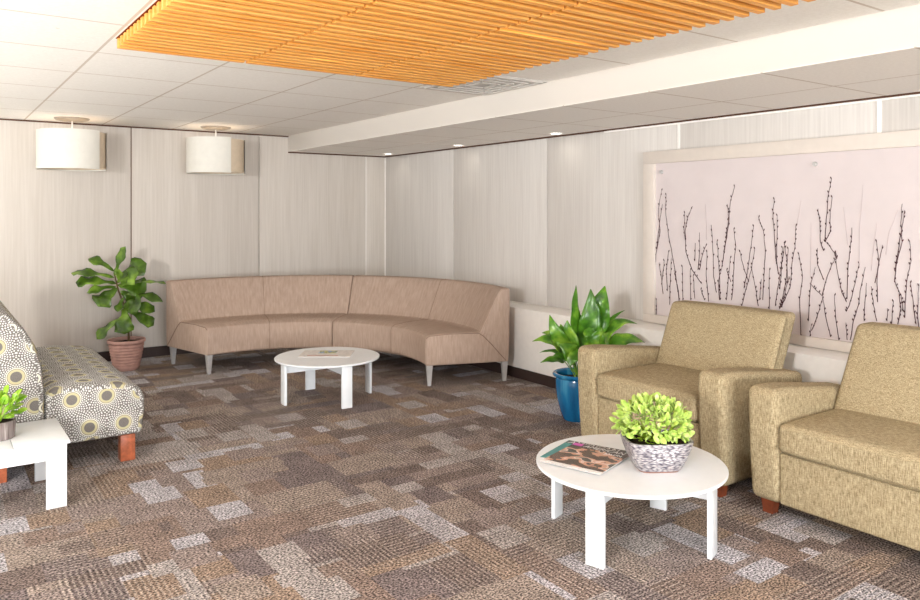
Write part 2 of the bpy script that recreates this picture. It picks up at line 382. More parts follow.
# ------------------------------------------------------------------ pendant drum lamps
SHADE = simple('white_shade', (226, 222, 212), .7, .2, nz=.01); SHADEI = simple('beige_shade', (214, 196, 172), .8, .1, nz=.02)
def pendant(loc, R, lab, a0, a1):
    t = thing('pendant_lamp', lab, 'pendant lamp', loc, 0, 'drum pendant lamps')
    MB().lathe([(0, -.028), (.09, -.028), (.135, -.016), (.145, -.004), (.145, -.0005), (0, -.0005)], 36).build('canopy', NICKEL, t)
    MB().tube([(0, 0, -.028), (0, 0, -.16)], .006).build('cord', WHITE, t)
    zt, zb = -.118, -.462
    MB().lathe([(R-.010, zt-.012), (R-.010, zb+.012), (R-.014, zb+.012), (R-.014, zt-.012), (R-.010, zt-.012)], 56).build('inner_shade', SHADEI, t)
    m = MB(); m.lathe([(R, zt), (R, zb), (R-.004, zb), (R-.004, zt), (R, zt)], 56, (0, 0, 0), a0, a1)
    m.build('outer_shade', SHADE, t)
    MB().lathe([(0, zb+.03), (R-.014, zb+.03), (R-.014, zb+.034), (0, zb+.034)], 48).build('diffuser', SHADE, t)
    m = MB()
    for k in range(3): a = k*2*PI/3; m.tube([(0, 0, -.15), ((R-.014)*math.cos(a), (R-.014)*math.sin(a), -.15)], .004, 6)
    m.build('spider', NICKEL, t)
    l = bpy.data.lights.new('bulb', 'POINT'); l.energy = 2.2; l.color = (1, .9, .78); l.shadow_soft_size = .06
    o = bpy.data.objects.new('bulb_light', l); COL.objects.link(o); o.parent = t; o.location = (0, 0, -.27)
# angles measured so that the open part of the wrap faces the room's right side
pendant((-3.442, -.38, C), .285, 'larger looking white drum pendant lamp on the left, above the potted fig', math.radians(-20), math.radians(312))
pendant((-2.165, -.42, C), .278, 'white drum pendant lamp on the right with a beige strip, above the curved sofa', math.radians(-15), math.radians(283))

# ------------------------------------------------------------------ curved sofa, two sections
def arcmesh(a0, a1, prof, seg=24, uvR=1.5):
    m = MB(); rings = []; n = len(prof)
    arc = [0]
    for i in range(n): a = prof[i]; b = prof[(i+1) % n]; arc.append(arc[-1]+math.hypot(a[0]-b[0], a[1]-b[1]))
    cr = sum(p[0] for p in prof)/n; cz = sum(p[1] for p in prof)/n
    def ring(a, ins=0):
        out = []
        for i in range(n):
            q = Vector(prof[i]); pa = Vector(prof[i-1]); pb = Vector(prof[(i+1) % n])
            if ins:
                e1 = (q-pa).normalized(); e2 = (pb-q).normalized(); nn = Vector((-(e1.y+e2.y), e1.x+e2.x)).normalized(); q = q+nn*ins*m.ori(prof)
            out.append(m.bm.verts.new((q.x*math.cos(a), q.x*math.sin(a), q.y)))
        return out
    A = [(a0, .012), (a0+.003, .004), (a0+.010, 0)]+[(a0+.010+(a1-a0-.02)*k/seg, 0) for k in range(1, seg)]+[(a1-.010, 0), (a1-.003, .004), (a1, .012)]
    rings = [ring(a, i_) for a, i_ in A]
    for j in range(len(A)-1):
        for i in range(n):
            i2 = (i+1) % n; f = m.bm.faces.new((rings[j][i], rings[j][i2], rings[j+1][i2], rings[j+1][i]))
            for l, u in zip(f.loops, ((A[j][0]*uvR, arc[i]), (A[j][0]*uvR, arc[i+1]), (A[j+1][0]*uvR, arc[i+1]), (A[j+1][0]*uvR, arc[i]))): l[m.uv].uv = u
    for r in (rings[0], rings[-1]):
        f = m.bm.faces.new(r)
        for l, p in zip(f.loops, prof): l[m.uv].uv = p
    return m
SC = (-2.2054, -2.2871, 0)
Ri, Ro = 1.132, 1.872
prof = [(Ri+.012, .172), (Ri, .185), (Ri-.004, .30), (Ri-.002, .385), (Ri+.010, .412), (Ri+.040, .428), (Ri+.20, .438), (Ri+.40, .436), (Ri+.455, .430),
        (Ri+.475, .440), (Ri+.53, .55), (Ri+.60, .70), (Ri+.640, .775), (Ri+.655, .790), (Ri+.675, .796), (Ro-.018, .797), (Ro-.004, .790), (Ro, .775), (Ro-.004, .40), (Ro-.012, .185), (Ro-.020, .172)]
LEGM = SILVER
def leg_taper(p, h, r1, r2, ang):
    m = MB(); c, s = math.cos(ang), math.sin(ang)
    q = []
    for z, r in ((0, r2), (.004, r2), (h, r1)):
        q.append([m.bm.verts.new((p[0]+c*x*r-s*y*r, p[1]+s*x*r+c*y*r, z)) for x, y in ((-1, -1), (1, -1), (1, 1), (-1, 1))])
    for j in range(2):
        for k in range(4): m.bm.faces.new((q[j][k], q[j][(k+1) % 4], q[j+1][(k+1) % 4], q[j+1][k]))
    m.bm.faces.new(q[0]); m.bm.faces.new(q[-1])
    bmesh.ops.bevel(m.bm, geom=[e for e in m.bm.edges if abs(e.verts[0].co.z-e.verts[1].co.z) > .01], offset=.004, segments=2, affect='EDGES')
    return m
def sofa_section(a0, a1, lab, end):
    t = thing('curved_sofa', lab, 'sofa', SC, 0, 'sections of the curved sofa')
    arcmesh(a0, a1, prof).build('upholstery', RIB, t)
    am = (a0+a1)/2
    m = MB()                     # stitched line up the middle of the section
    pl = [p for p in prof if p[1] > .18]
    m.tube([((r+(-.0005 if r < 1.5 else 0))*math.cos(am), r*math.sin(am), z) for r, z in prof[1:16]], .0022, 6); m.build('stitching', PIPE, t)
    ae = a1+.001 if end > 0 else a0-.001
    cv = [(Ri+.46, .425), (Ri+.50, .40), (Ri+.56, .34), (Ri+.64, .25), (Ri+.70, .185)]
    MB().tube([(r*math.cos(ae), r*math.sin(ae), z) for r, z in [(Ri+.006, .40), (Ri+.03, .418), (Ri+.2, .430), (Ri+.44, .428)]+cv], .003, 6).build('end_piping', PIPE, t)
    ang = a1-.032 if end > 0 else a0+.032
    for r in (Ri+.04, Ro-.035): leg_taper((r*math.cos(ang), r*math.sin(ang)), .178, .026, .015, ang).build('leg', LEGM, t)
    ai = a0+.06 if end > 0 else a1-.06
    leg_taper(((Ro-.065)*math.cos(ai), (Ro-.065)*math.sin(ai)), .178, .026, .015, ai).build('leg', LEGM, t)
a0, a1 = math.radians(-20.3), math.radians(104); am_ = math.radians(45.5)
sofa_section(a0, am_-.0015, 'right half of the curved tan sofa, ending beside the white ledge and blue pot', -1)
sofa_section(am_+.0015, a1, 'left half of the curved tan sofa, ending beside the pink pot', 1)

# ------------------------------------------------------------------ round coffee tables
def coffee_table(loc, rz, lab, R=.418, H=.329, r=.365):
    t = thing('coffee_table', lab, 'coffee table', loc, rz, 'round white coffee tables')
    MB().lathe([(0, H-.016), (R-.006, H-.016), (R, H-.012), (R, H-.003), (R-.003, H), (0, H)], 72).build('tabletop', LAM, t)
    for k in range(4):
        a = k*PI/2; m = MB(); m.box((r-.010, -.041, 0), (r+.010, .041, H-.0165), .002)
        bmesh.ops.rotate(m.bm, verts=m.bm.verts, cent=(0, 0, 0), matrix=Matrix.Rotation(a, 3, 'Z')); m.build('leg', LAM, t)
    for k in range(2):
        m = MB(); zt = H-.0165-(.0); m.box((-r+.011, -.009, H-.095), (r-.011, .009, zt), .0)
        if k: bmesh.ops.rotate(m.bm, verts=m.bm.verts, cent=(0, 0, 0), matrix=Matrix.Rotation(PI/2, 3, 'Z'))
        m.build('brace', LAM, t)
    return t
coffee_table((-1.968, -2.557, 0), math.radians(-2), 'round white coffee table in front of the curved sofa, with one open magazine on it', .402, .329, .352)
coffee_table((-1.938, -5.614, 0), math.radians(20), 'round white coffee table nearest the camera, carrying the textured planter')

# ------------------------------------------------------------------ armchair and sofa (olive)
def cush(lo, hi, bev, bulge=0, n=5, fn=None):
    """padded block: subdivided box, rounded edges, crowned faces"""
    m = MB(); m.box(lo, hi, 0, sub=n)
    c = Vector([(a+b)/2 for a, b in zip(lo, hi)]); h = Vector([(b-a)/2 for a, b in zip(lo, hi)])
    bmesh.ops.bevel(m.bm, geom=[e for e in m.bm.edges if len(e.link_faces) == 2 and e.calc_face_angle(0) > .5], offset=bev, segments=4, profile=.5, affect='EDGES')
    for v in m.bm.verts:
        q = v.co-c; u = [q[i]/h[i] for i in range(3)]
        for i in range(3):
            j, k = (i+1) % 3, (i+2) % 3
            w_ = (1-u[j]**2)*(1-u[k]**2); v.co[i] += (bulge[i] if isinstance(bulge, tuple) else bulge)*u[i]*max(0, w_)**.5
        if fn: v.co = Vector(fn(v.co))
    return m
def arm_fn(H, D):
    def f(c):
        x, y, z = c; k = max(0, min(1, 1-z/H))
        if x < -.4: x += .04*k*k                 # front face tucks back toward the floor
        if z > .3: z += (.018-.115*max(0, (x+D)/D))*((z-.3)/(H-.3)) - .012*max(0, 1-abs(x+D)/.10)*((z-.3)/(H-.3))
        return (x, y, z)
    return f
def club(name, lab, cat, loc, rz, width, nseat, D=.93, up=0, AH=.602, sh=0):
    """faces -x; origin on the floor at the middle of the back edge"""
    t = thing(name, lab, cat, loc, rz)
    AW = .155; hw = width/2
    for s in (-1, 1):
        y0, y1 = (hw-AW, hw) if s > 0 else (-hw, -hw+AW)
        cush((-D, y0, .065), (-.20, y1, AH), .035, (.006, .004, .006), 5, arm_fn(AH, D)).build('arm', OLIVE, t)
    cush((-D+.028, -hw+AW+.001, .072), (-.25, hw-AW-.001, .288+up), .012, 0, 3).build('front_rail', OLIVE, t)
    sw = (width-2*AW)/nseat
    for i in range(nseat):
        ya = -hw+AW+sw*i
        cush((-D+.004, ya+.003, .295+up), (-.30, ya+sw-.003, .430+up), .030, (.006, .0, .016), 6).build('seat_cushion', OLIVE, t)
    def lean(c): 
        x, y, z = c; k = (z-.43)/.43; yc = y
        return (x+.19*k, y*(1+.012*k)+sh*k, z)
    for i in range(nseat):
        ya = -hw+AW+sw*i; e = .07
        cush((-.448, ya-(e if i == 0 else -.002), .425), (-.318, ya+sw+(0 if i == nseat-1 else -.002), .872), .028, (.012, .0, .006), 6, lean).build('back_cushion', OLIVE, t)
    cush((-.30, -hw+.10, .08), (-.10, hw-.17, .52), .02, 0, 3, lambda c: (c[0]+.02*(c[2]), c[1], c[2])).build('back_frame', OLIVE, t)
    for s in (-1, 1):
        for x in (-D+.085, -.12):
            leg_taper((x, s*(hw-.075)), .075, .034, .026, 0).build('leg', BROWNLEG, t)
    return t
club('armchair', 'olive woven armchair with square arms beside the blue pot', 'armchair', (-.335, -5.105, 0), math.radians(.8), 1.02, 1, .958, .065, .630)
club('sofa', 'olive woven sofa cut off by the right edge of the picture', 'sofa', (-.335, -5.75-1.12, 0), 0, 2.24, 2, .93, .025, .602, -.04)

# ------------------------------------------------------------------ patterned loveseat (left)
t = thing('loveseat', 'armless loveseat in grey fabric with yellow ringed medallions', 'loveseat', (0, 0, 0))
seatp = [(-3.985, .150), (-3.50, .150), (-3.482, .158), (-3.474, .18), (-3.462, .30), (-3.464, .365), (-3.480, .405), (-3.515, .436), (-3.60, .460), (-3.78, .478), (-3.93, .472), (-3.985, .44)]
MB().prism(seatp, -3.25, -1.72, 'y', .030).build('seat', MED, t)
backp = [(-3.992, .15), (-3.985, .30), (-3.986, .48), (-3.998, .60), (-4.030, .72), (-4.085, .82), (-4.165, .905), (-4.27, .965), (-4.38, .985), (-4.46, .96), (-4.49, .90), (-4.47, .75), (-4.40, .45), (-4.36, .15)]
MB().prism(backp, -3.27, -1.70, 'y', .030).build('backrest', MED, t)
for y in (-3.20, -1.79):
    for x0, x1 in ((-3.595, -3.515), (-4.24, -4.16)):
        MB().box((x0, y-.038, 0), (x1, y+.038, .152), .004).build('leg', COPPER, t)

# ------------------------------------------------------------------ white side table
TH = .322
t = thing('side_table', 'square white side table at the left edge, holding a small leafy plant', 'side table', (-4.175, -3.54, 0))
m = MB(); m.box((-.242, -.25, TH-.014), (-.0015, .25, TH), .002); m.build('top_board', LAM, t)
m = MB(); m.box((.0015, -.25, TH-.014), (.242, .25, TH), .002); m.build('top_board', LAM, t)
for s in (-1, 1):
    MB().box((-.225, s*.215-.009, TH-.09), (.225, s*.215+.009, TH-.0145)).build('apron', LAM, t)
    for q in (-1, 1):
        MB().box((q*.182-.045, s*.236-.0095, 0), (q*.182+.045, s*.236+.0095, TH-.0145), .0015).build('leg', LAM, t)

# ------------------------------------------------------------------ plants
def leafmesh(m, base, tip, width, sag=.1, fold=.25, side=None, nu=10, shape='ovate', wave=0, ph=0, face=None, droop=0, bend=0):
    """leaf blade from base to tip, bowed by sag, folded along the midrib; face = direction its upper side looks"""
    base = Vector(base); tip = Vector(tip); ax = tip-base; L = ax.length; ax.normalize()
    f = Vector(face) if face else Vector((0, 0, 1)); f = (f-ax*f.dot(ax))
    if f.length < .05: f = Vector((0, -1, 0))-ax*(-ax.y)
    f.normalize(); sd = ax.cross(f).normalized()
    rows = []
    for i in range(nu+1):
        u = i/nu
        if shape == 'ovate': wd = math.sin(PI*min(1, u**.7))**.75*(1-.35*u*u)
        elif shape == 'fiddle': wd = (.55+.55*u-.25*math.sin(2*PI*u))*math.sqrt(max(0, 1-(2*u-1)**6))
        elif shape == 'round': wd = math.sqrt(max(0, 1-(2*u-1)**2))
        else: wd = math.sin(PI*u)
        if u == 0: wd = .04
        if u == 1: wd = .03
        hw = width/2*wd; c = base+ax*L*u+f*(sag*L*4*u*(1-u))+sd*(bend*L*math.sin(PI*u))-Vector((0, 0, 1))*droop*L*u**3
        row = []
        for k in (-1, -.55, 0, .55, 1):
            z = fold*abs(k)*hw + (wave*hw*math.sin(u*14+ph+(2 if k > 0 else 0))*abs(k) if wave else 0)
            row.append(m.bm.verts.new(c+sd*hw*k+f*z))
        rows.append(row)
    for i in range(nu):
        for k in range(4): m.bm.faces.new((rows[i][k], rows[i][k+1], rows[i+1][k+1], rows[i+1][k]))
def thicken(o, th=.0012):
    md = o.modifiers.new('thickness', 'SOLIDIFY'); md.thickness = th; md.offset = 0; return o
FIG = mat_leaf('fig_leaf', (38, 60, 12), (72, 104, 26), (136, 170, 60), .22, 7)
LILY = mat_leaf('lily_leaf', (34, 78, 16), (78, 130, 30), (146, 184, 62), .28, 11)
JADE = mat_leaf('pale_leaf', (150, 182, 70), (186, 214, 104), (220, 236, 156), .4, 30)
JADED = mat_leaf('moss_leaf', (108, 142, 18), (140, 172, 30), (168, 196, 50), .5, 30)
SMALL = mat_leaf('bright_leaf', (96, 148, 22), (142, 188, 42), (196, 222, 92), .35, 22)

# fiddle leaf fig in the ribbed pink pot
t = thing('potted_fig', 'fiddle leaf fig in a ribbed pink pot by the back wall', 'potted plant', (-3.01, -.50, 0), -YAW)
pp = [(0, 0), (.112, 0), (.120, .006)]
zz = .03
for k in range(8):
    z = .035+k*.031; r = .122+.060*(z/.30)**.8
    pp += [(r-.002, z-.006), (r+.007, z-.002), (r+.008, z+.008), (r+.006, z+.018), (r-.002, z+.022)]
pp += [(.186, .288), (.196, .292), (.198, .316), (.192, .322), (.180, .318), (.176, .280), (0, .280)]
pp = [(r*.83, z*.87) for r, z in pp]
MB().lathe(pp, 48).build('pot', PINKPOT, t)
m = MB(); m.lathe([(0, .255), (.10, .254), (.148, .249)], 32); m.build('soil', SOIL, t)
def q1(u, v, d=0): return ((u-123.8)/107.5, d, 1.448-(v-211.914)/107.5)
m = MB(); m.tube([q1(126, 345), q1(126, 332), q1(125, 318), q1(121, 303), q1(116, 290), q1(113, 278), q1(112, 268)], [.011, .010, .010, .009, .008, .006, .004]); m.build('stem', STEM, t)
L1 = [((112, 276), (123, 246), .085, 0, .03, (-.4, -1, 0)), ((112, 271), (88, 258), .085, -.04, .10, (.1, -.6, .8)), ((112, 277), (72, 272), .10, -.05, .05, (0, -.5, .85)),
      ((114, 283), (78, 281), .12, -.08, .06, (0, -.6, .8)), ((115, 287), (102, 304), .17, -.12, .05, (-.2, -.9, .3)), ((114, 286), (90, 291), .08, -.1, .08, (0, -.7, .7)),
      ((114, 282), (143, 263), .17, .02, .06, (-.1, -.8, .5)), ((118, 284), (141, 271), .15, -.10, .04, (0, -.9, .4)), ((128, 283), (163, 283), .055, 0, .06, (0, -.3, .9)),
      ((117, 284), (141, 290), .17, .06, .05, (0, -.8, .5)), ((118, 294), (160, 301), .09, 0, .09, (0, -.4, .9)), ((124, 302), (151, 311), .10, .02, .08, (0, -.7, .7)),
      ((124, 309), (149, 325), .10, .04, .09, (.2, -.7, .6)), ((120, 304), (142, 303), .15, -.08, .04, (0, -.9, .4)), ((123, 306), (127, 331), .16, -.10, .06, (-.1, -1, .2)),
      ((122, 314), (97, 337), .10, -.05, .04, (-.3, -.8, .6)), ((121, 296), (118, 310), .07, -.06, .03, (-.2, -.9, .2)), ((116, 280), (122, 268), .075, -.1, .03, (0, -1, .2)),
      ((118, 290), (128, 300), .12, .10, .04, (0, -.9, .3)), ((115, 284), (128, 296), .12, .14, .03, (.1, -.5, .8))]
m = MB()
for i, (b, e, wd, d, sg, fc) in enumerate(L1):
    leafmesh(m, q1(*b, 0), q1(*e, d), wd, sg, .16, shape='fiddle', wave=.30, ph=i*1.7, face=fc)
thicken(m.build('leaves', FIG, t, sharp=3))

# peace lily in the blue glazed pot
t = thing('potted_lily', 'broad leafed green plant in a glazed blue pot beside the armchair', 'potted plant', (-.80, -4.10, 0), -YAW)
BLUE = NT('blue_glaze', .18, .6); n_ = BLUE.noise(BLUE.scale(BLUE.co(), (14, 14, 3)), 1.0, 3); BLUE.color(BLUE.ramp(n_, [(.3, (16, 84, 130)), (.55, (26, 112, 160)), (.75, (70, 150, 186))]))
MB().lathe([(0, 0), (.088, 0), (.098, .008), (.118, .07), (.138, .15), (.146, .22), (.146, .275), (.142, .292), (.150, .300), (.164, .306), (.168, .318), (.160, .328), (.146, .326), (.136, .316), (.132, .27), (0, .27)], 48).build('pot', BLUE, t)
MB().lathe([(0, .296), (.06, .292), (.134, .282)], 28).build('soil', SOIL, t)
D2 = (3.715*math.sin(YAW)+3.836*math.cos(YAW)); K2 = 754.479/D2
UC = 460+754.479*((3.715)*math.cos(YAW)-(3.836)*math.sin(YAW))/D2
def q2(u, v, d=0): s_ = (D2+d)/754.479; return ((u-UC)*s_, d, 1.448-(v-211.914)*s_)
L2 = [((580, 366), (576, 285), .070, 0, -.02, (.6, -.8, 0)), ((582, 362), (590, 289), .105, -.03, .02, (-.2, -1, 0)), ((588, 358), (605, 286), .13, .0, .02, (-.3, -.9, .2)),
      ((577, 362), (549, 312), .075, -.03, .16, (-.5, -.5, .7)), ((574, 358), (531, 339), .075, -.06, .12, (0, -.6, .8)), ((575, 350), (543, 331), .075, .05, .12, (0, -.6, .8)),
      ((594, 342), (626, 308), .025, .05, .02, (0, -.5, .8)), ((590, 350), (638, 321), .075, .04, .16, (-.2, -.6, .8)), ((590, 352), (644, 340), .085, -.04, .22, (.1, -.6, .8)),
      ((575, 360), (540, 351), .03, .02, .12, (0, -.5, .9)), ((575, 362), (539, 361), .055, -.06, .12, (0, -.5, .9)), ((580, 342), (567, 365), .115, -.12, .06, (-.2, -.9, .5)),
      ((586, 318), (596, 345), .10, -.08, .04, (.1, -.9, .4)), ((577, 366), (566, 318), .09, -.05, .05, (-.4, -.9, .2)), ((572, 362), (560, 322), .085, -.02, .05, (.2, -.9, .3)),
      ((586, 366), (578, 318), .09, .04, .0, (0, -1, 0)), ((584, 364), (600, 325), .10, -.06, .05, (.2, -.9, .2)), ((588, 364), (612, 330), .09, .02, .08, (.2, -.9, .4)),
      ((578, 368), (556, 342), .085, -.10, .10, (-.2, -.7, .6)), ((588, 366), (602, 345), .09, -.10, .10, (.2, -.8, .6)), ((582, 366), (584, 325), .09, .0, .03, (-.3, -1, 0)),
      ((580, 360), (556, 332), .07, .06, .1, (0, -.8, .6)), ((585, 362), (590, 330), .10, .08, .0, (.3, -.9, 0)), ((578, 362), (553, 354), .07, -.02, .14, (0, -.7, .7)),
      ((590, 362), (620, 348), .08, .10, .14, (0, -.7, .7)), ((584, 364), (598, 300), .09, .09, .0, (0, -1, 0))]
m = MB(); ms = MB()
for i, (b, e, wd, d, sg, fc) in enumerate(L2):
    b = (b[0]+(e[0]-b[0])*.30, b[1]+(e[1]-b[1])*.30)
    leafmesh(m, q2(*b, d*.55), q2(*e, d), wd*1.5, sg+.05, .20, nu=14, shape='ovate', wave=.14, ph=i*2.1, face=fc, droop=(.0 if i < 3 else .07), bend=((i*5) % 7-3)*.035)
    ms.tube([q2(581+(i % 5-2)*2.2, 383, .02*((i*7) % 5-2)), q2((b[0]+581)/2, (b[1]+383)/2, d*.3), q2(*b, d*.55)], .0035, 6)
thicken(m.build('leaves', LILY, t, sharp=3)); ms.build('stalks', LILY, t)

# textured planter with pale succulents on the near table
TT = .329
rng = random.Random(4)
t = thing('potted_succulent', 'pale green bushy plant in a silvery textured square planter', 'potted plant', (-1.905, -5.735, TT), math.radians(-32)); t.scale = (1.08, 1.08, 1.1)
HAM = NT('hammered_glaze', .3, .6); HAM.b.inputs['Metallic'].default_value = .35
wv = HAM.n.new('ShaderNodeTexVoronoi'); wv.inputs['Scale'].default_value = 1.0; HAM.l.new(HAM.scale(HAM.co(), (60, 60, 210)), wv.inputs['Vector'])
HAM.color(HAM.ramp(wv.outputs['Distance'], [(.15, (226, 220, 218)), (.5, (172, 166, 170)), (.8, (92, 86, 98))])); HAM.bump(wv.outputs['Distance'], .8, .004)
def square_pot(m, rows, ex=4.5, n=48, fx=1.0, fy=1.0, close=True):
    rings = []
    for r, z in rows:
        ring = []
        for k in range(n):
            a = 2*PI*k/n; ca, sa = math.cos(a), math.sin(a); q = (abs(ca)**ex+abs(sa)**ex)**(-1/ex); ring.append(m.bm.verts.new((ca*q*r*fx, sa*q*r*fy, z)))
        rings.append(ring)
    for i in range(len(rings)-1):
        for k in range(n): m.bm.faces.new((rings[i][k], rings[i][(k+1) % n], rings[i+1][(k+1) % n], rings[i+1][k]))
    m.bm.faces.new(rings[0]); m.bm.faces.new(rings[-1])
m = MB(); square_pot(m, [(.074, .006), (.078, .010), (.096, .05), (.108, .085), (.116, .118), (.116, .122), (.108, .122), (.100, .090)], fx=1.15, fy=.95); m.build('planter', HAM, t)
m = MB(); square_pot(m, [(.070, 0), (.074, .007)], fx=1.15, fy=.95); m.build('foot', simple('clay_foot', (150, 112, 98)), t)
m = MB(); square_pot(m, [(.095, .095), (.1035, .108)], fx=1.15, fy=.95); m.build('soil', SOIL, t)
m = MB(); mo = MB()
cs = Vector((-.012, .012, .172))
for k in range(420):
    a = rng.random()*2*PI; el = math.asin(rng.uniform(-.35, 1)); R = rng.uniform(.75, 1.0)
    d = Vector((math.cos(el)*math.cos(a), math.cos(el)*math.sin(a), math.sin(el)))
    p = cs+Vector((d.x*.156*R, d.y*.150*R, d.z*.104*R))
    dn = (d+Vector((rng.uniform(-.7, .7), rng.uniform(-.7, .7), rng.uniform(-.4, .8)))).normalized()
    L = rng.uniform(.028, .045)
    leafmesh(m, p-dn*L*.4, p+dn*L*.6, L*.52, .06, .15, shape='round', nu=5, face=(d+Vector((rng.uniform(-.6, .6), rng.uniform(-.6, .6), .5))))
for k in range(110):
    a = rng.uniform(PI*.62, PI*1.62); q = rng.uniform(.3, 1)
    p = Vector((math.cos(a)*.105*q-.01, math.sin(a)*.085*q, .125+rng.uniform(-.008, .02)))
    d = Vector((math.cos(a), math.sin(a), rng.uniform(0, .8))).normalized()
    leafmesh(mo, p, p+d*.02, .018, .05, .1, shape='round', nu=4, face=(rng.uniform(-.5, .5), rng.uniform(-.5, .5), 1))
thicken(m.build('leaves', JADE, t, sharp=3), .0016); thicken(mo.build('moss', JADED, t, sharp=3), .001)
m = MB()
for k in range(14):
    a = k*2*PI/14; m.tube([(.02*math.cos(a), .02*math.sin(a), .10), (.05*math.cos(a), .05*math.sin(a), .14), (.08*math.cos(a), .075*math.sin(a), .18)], .003, 5)
m.build('stems', JADED, t)

# small plant in a grey glass pot on the side table
t = thing('small_potted_plant', 'small round leafed plant in a ribbed grey pot on the side table', 'potted plant', (-4.222, -3.545, TH), -YAW)
GLS = NT('smoky_glass', .15, .6); n_ = GLS.noise(GLS.scale(GLS.co(), (90, 90, 6)), 1.0, 3); GLS.color(GLS.ramp(n_, [(.3, (96, 84, 82)), (.6, (142, 130, 126)), (.8, (196, 188, 184))]))
prf = [(0, 0), (.070, 0), (.074, .004), (.076, .05), (.078, .088), (.074, .090), (.070, .086), (.069, .074), (0, .074)]
MB().lathe(prf, 40).build('pot', GLS, t)
MB().lathe([(0, .084), (.068, .080)], 28).build('soil', SOIL, t)
m = MB(); ms = MB(); rng = random.Random(11)
for k in range(58):
    a = rng.random()*2*PI; el = rng.uniform(.0, 1.35); R = rng.uniform(.6, 1.05)
    d = Vector((math.cos(el)*math.cos(a), math.cos(el)*math.sin(a), math.sin(el)))
    p = Vector((d.x*.115*R, d.y*.115*R, .105+d.z*.12*R)); L = rng.uniform(.042, .064)
    dn = (d+Vector((rng.uniform(-.4, .4), rng.uniform(-.4, .4), rng.uniform(-.3, .4)))).normalized()
    leafmesh(m, p-dn*L*.3, p+dn*L*.7, L*.62, .08, .15, shape='round', nu=6, face=(d.x*.3+rng.uniform(-.3, .3), d.y*.3-.4, 1))
    if k % 3 == 0: ms.tube([(p.x*.15, p.y*.15, .08), (p.x*.5, p.y*.5, (p.z+.08)/2+.01), tuple(p-dn*L*.3)], .0025, 5)
thicken(m.build('leaves', SMALL, t, sharp=3), .0014); ms.build('stalks', SMALL, t)

# ------------------------------------------------------------------ magazines
def text(body, size, loc, rz, mat, parent, name='title', shear=0, sx=1.0):
    cu = bpy.data.curves.new(name, 'FONT'); cu.body = body; cu.size = size; cu.extrude = .0002; cu.shear = shear
    tmp = bpy.data.objects.new(name, cu); COL.objects.link(tmp)
    dg = bpy.context.evaluated_depsgraph_get(); me = bpy.data.meshes.new_from_object(tmp.evaluated_get(dg))
    bpy.data.objects.remove(tmp); o = bpy.data.objects.new(name, me); COL.objects.link(o)
    me.materials.clear(); me.materials.append(mat.m); o.parent = parent; o.location = loc; o.rotation_euler.z = rz; o.scale.x = sx; return o
TEAL = simple('teal_paper', (58, 138, 138), .3, .4); COVER = NT('cover_print', .25, .5)
pc = COVER.xyz(COVER.co())
n1 = COVER.noise(COVER.scale(COVER.co(), (9, 13, 1)), 1.0, 2, .5)
COVER.color(COVER.ramp(n1, [(0, (70, 48, 38)), (.43, (96, 66, 50)), (.50, (208, 160, 136)), (.56, (226, 196, 180)), (.60, (74, 68, 66)), (.68, (120, 124, 72)), (.8, (190, 120, 80))], True))
INKD = simple('dark_print', (58, 42, 40), .3, .4); WHITEP = simple('white_paper', (238, 236, 234), .4, .3); PINKP = simple('magenta_print', (226, 96, 196), .3, .4)
PAGE = simple('page_edge', (206, 200, 196), .7, .2)
def magazine(lab, loc, rz, W, H, th, cov):
    t = thing('magazine', lab, 'magazine', loc, rz, 'magazines on the coffee tables')
    MB().box((-W/2, -H/2, 0), (W/2, H/2, th-.0008), .0005).build('pages', PAGE, t)
    MB().box((-W/2, -H/2, th-.0008), (W/2, H/2, th)).build('cover', cov, t); return t
# magazine directions on the near table: top edge runs to the right in the photo
A = math.radians(-72)
ta = magazine('teal edged magazine lying beneath the top magazine beside the planter', (-2.040, -5.430, TT), A+.05, .300, .30, .005, TEAL)
MB().box((-.145, .105, .0051), (.148, .148, .0054)).build('title_band', INKD, ta)
text('AMERICAN', .054, (-.138, .108, .0055), 0, WHITEP, ta, shear=.2, sx=.95)
tb = magazine('top magazine with a brown printed cover, beside the planter', (-2.078, -5.486, TT+.0062), A, .290, .330, .005, COVER)
MB().box((-.145, .118, .0051), (.145, .165, .0054)).build('title_band', INKD, tb)
text('AMERICAN', .046, (-.085, .124, .0055), 0, WHITEP, tb, shear=.2, sx=.9)
text('SALON', .026, (.04, .090, .0055), 0, WHITEP, tb, 'subtitle')
MB().box((-.143, .126, .0055), (-.095, .158, .0058)).build('corner_flash', PINKP, tb)
MB().box((-.145, -.165, .0051), (.145, -.140, .0054)).build('white_strip', WHITEP, tb)
PICT = NT('landscape_print', .35, .4); n1 = PICT.noise(PICT.scale(PICT.co(), (16, 16, 1)), 1.0, 2)
PICT.color(PICT.ramp(n1, [(0, (120, 130, 60)), (.42, (196, 190, 92)), (.5, (96, 130, 176)), (.56, (176, 200, 220)), (.64, (90, 92, 84))], True))
BL = math.atan2(-2.662+2.317, -1.997+2.067)
tc = magazine('open magazine with pale pages and a small landscape picture on the farther table', (-1.935, -2.475, .329), math.radians(-35), .40, .27, .004, simple('pale_print', (226, 220, 214), .4, .3, nz=.06, nsc=30))
MB().box((-.07, .0, .0041), (.07, .11, .0045)).build('picture', PICT, tc)
MB().box((-.14, -.10, .0041), (.10, -.07, .0045)).build('caption_strip', simple('rose_print', (206, 160, 148)), tc)
MB().box((-.0015, -.135, .004), (.0015, .135, .0048)).build('fold', PAGE, tc)

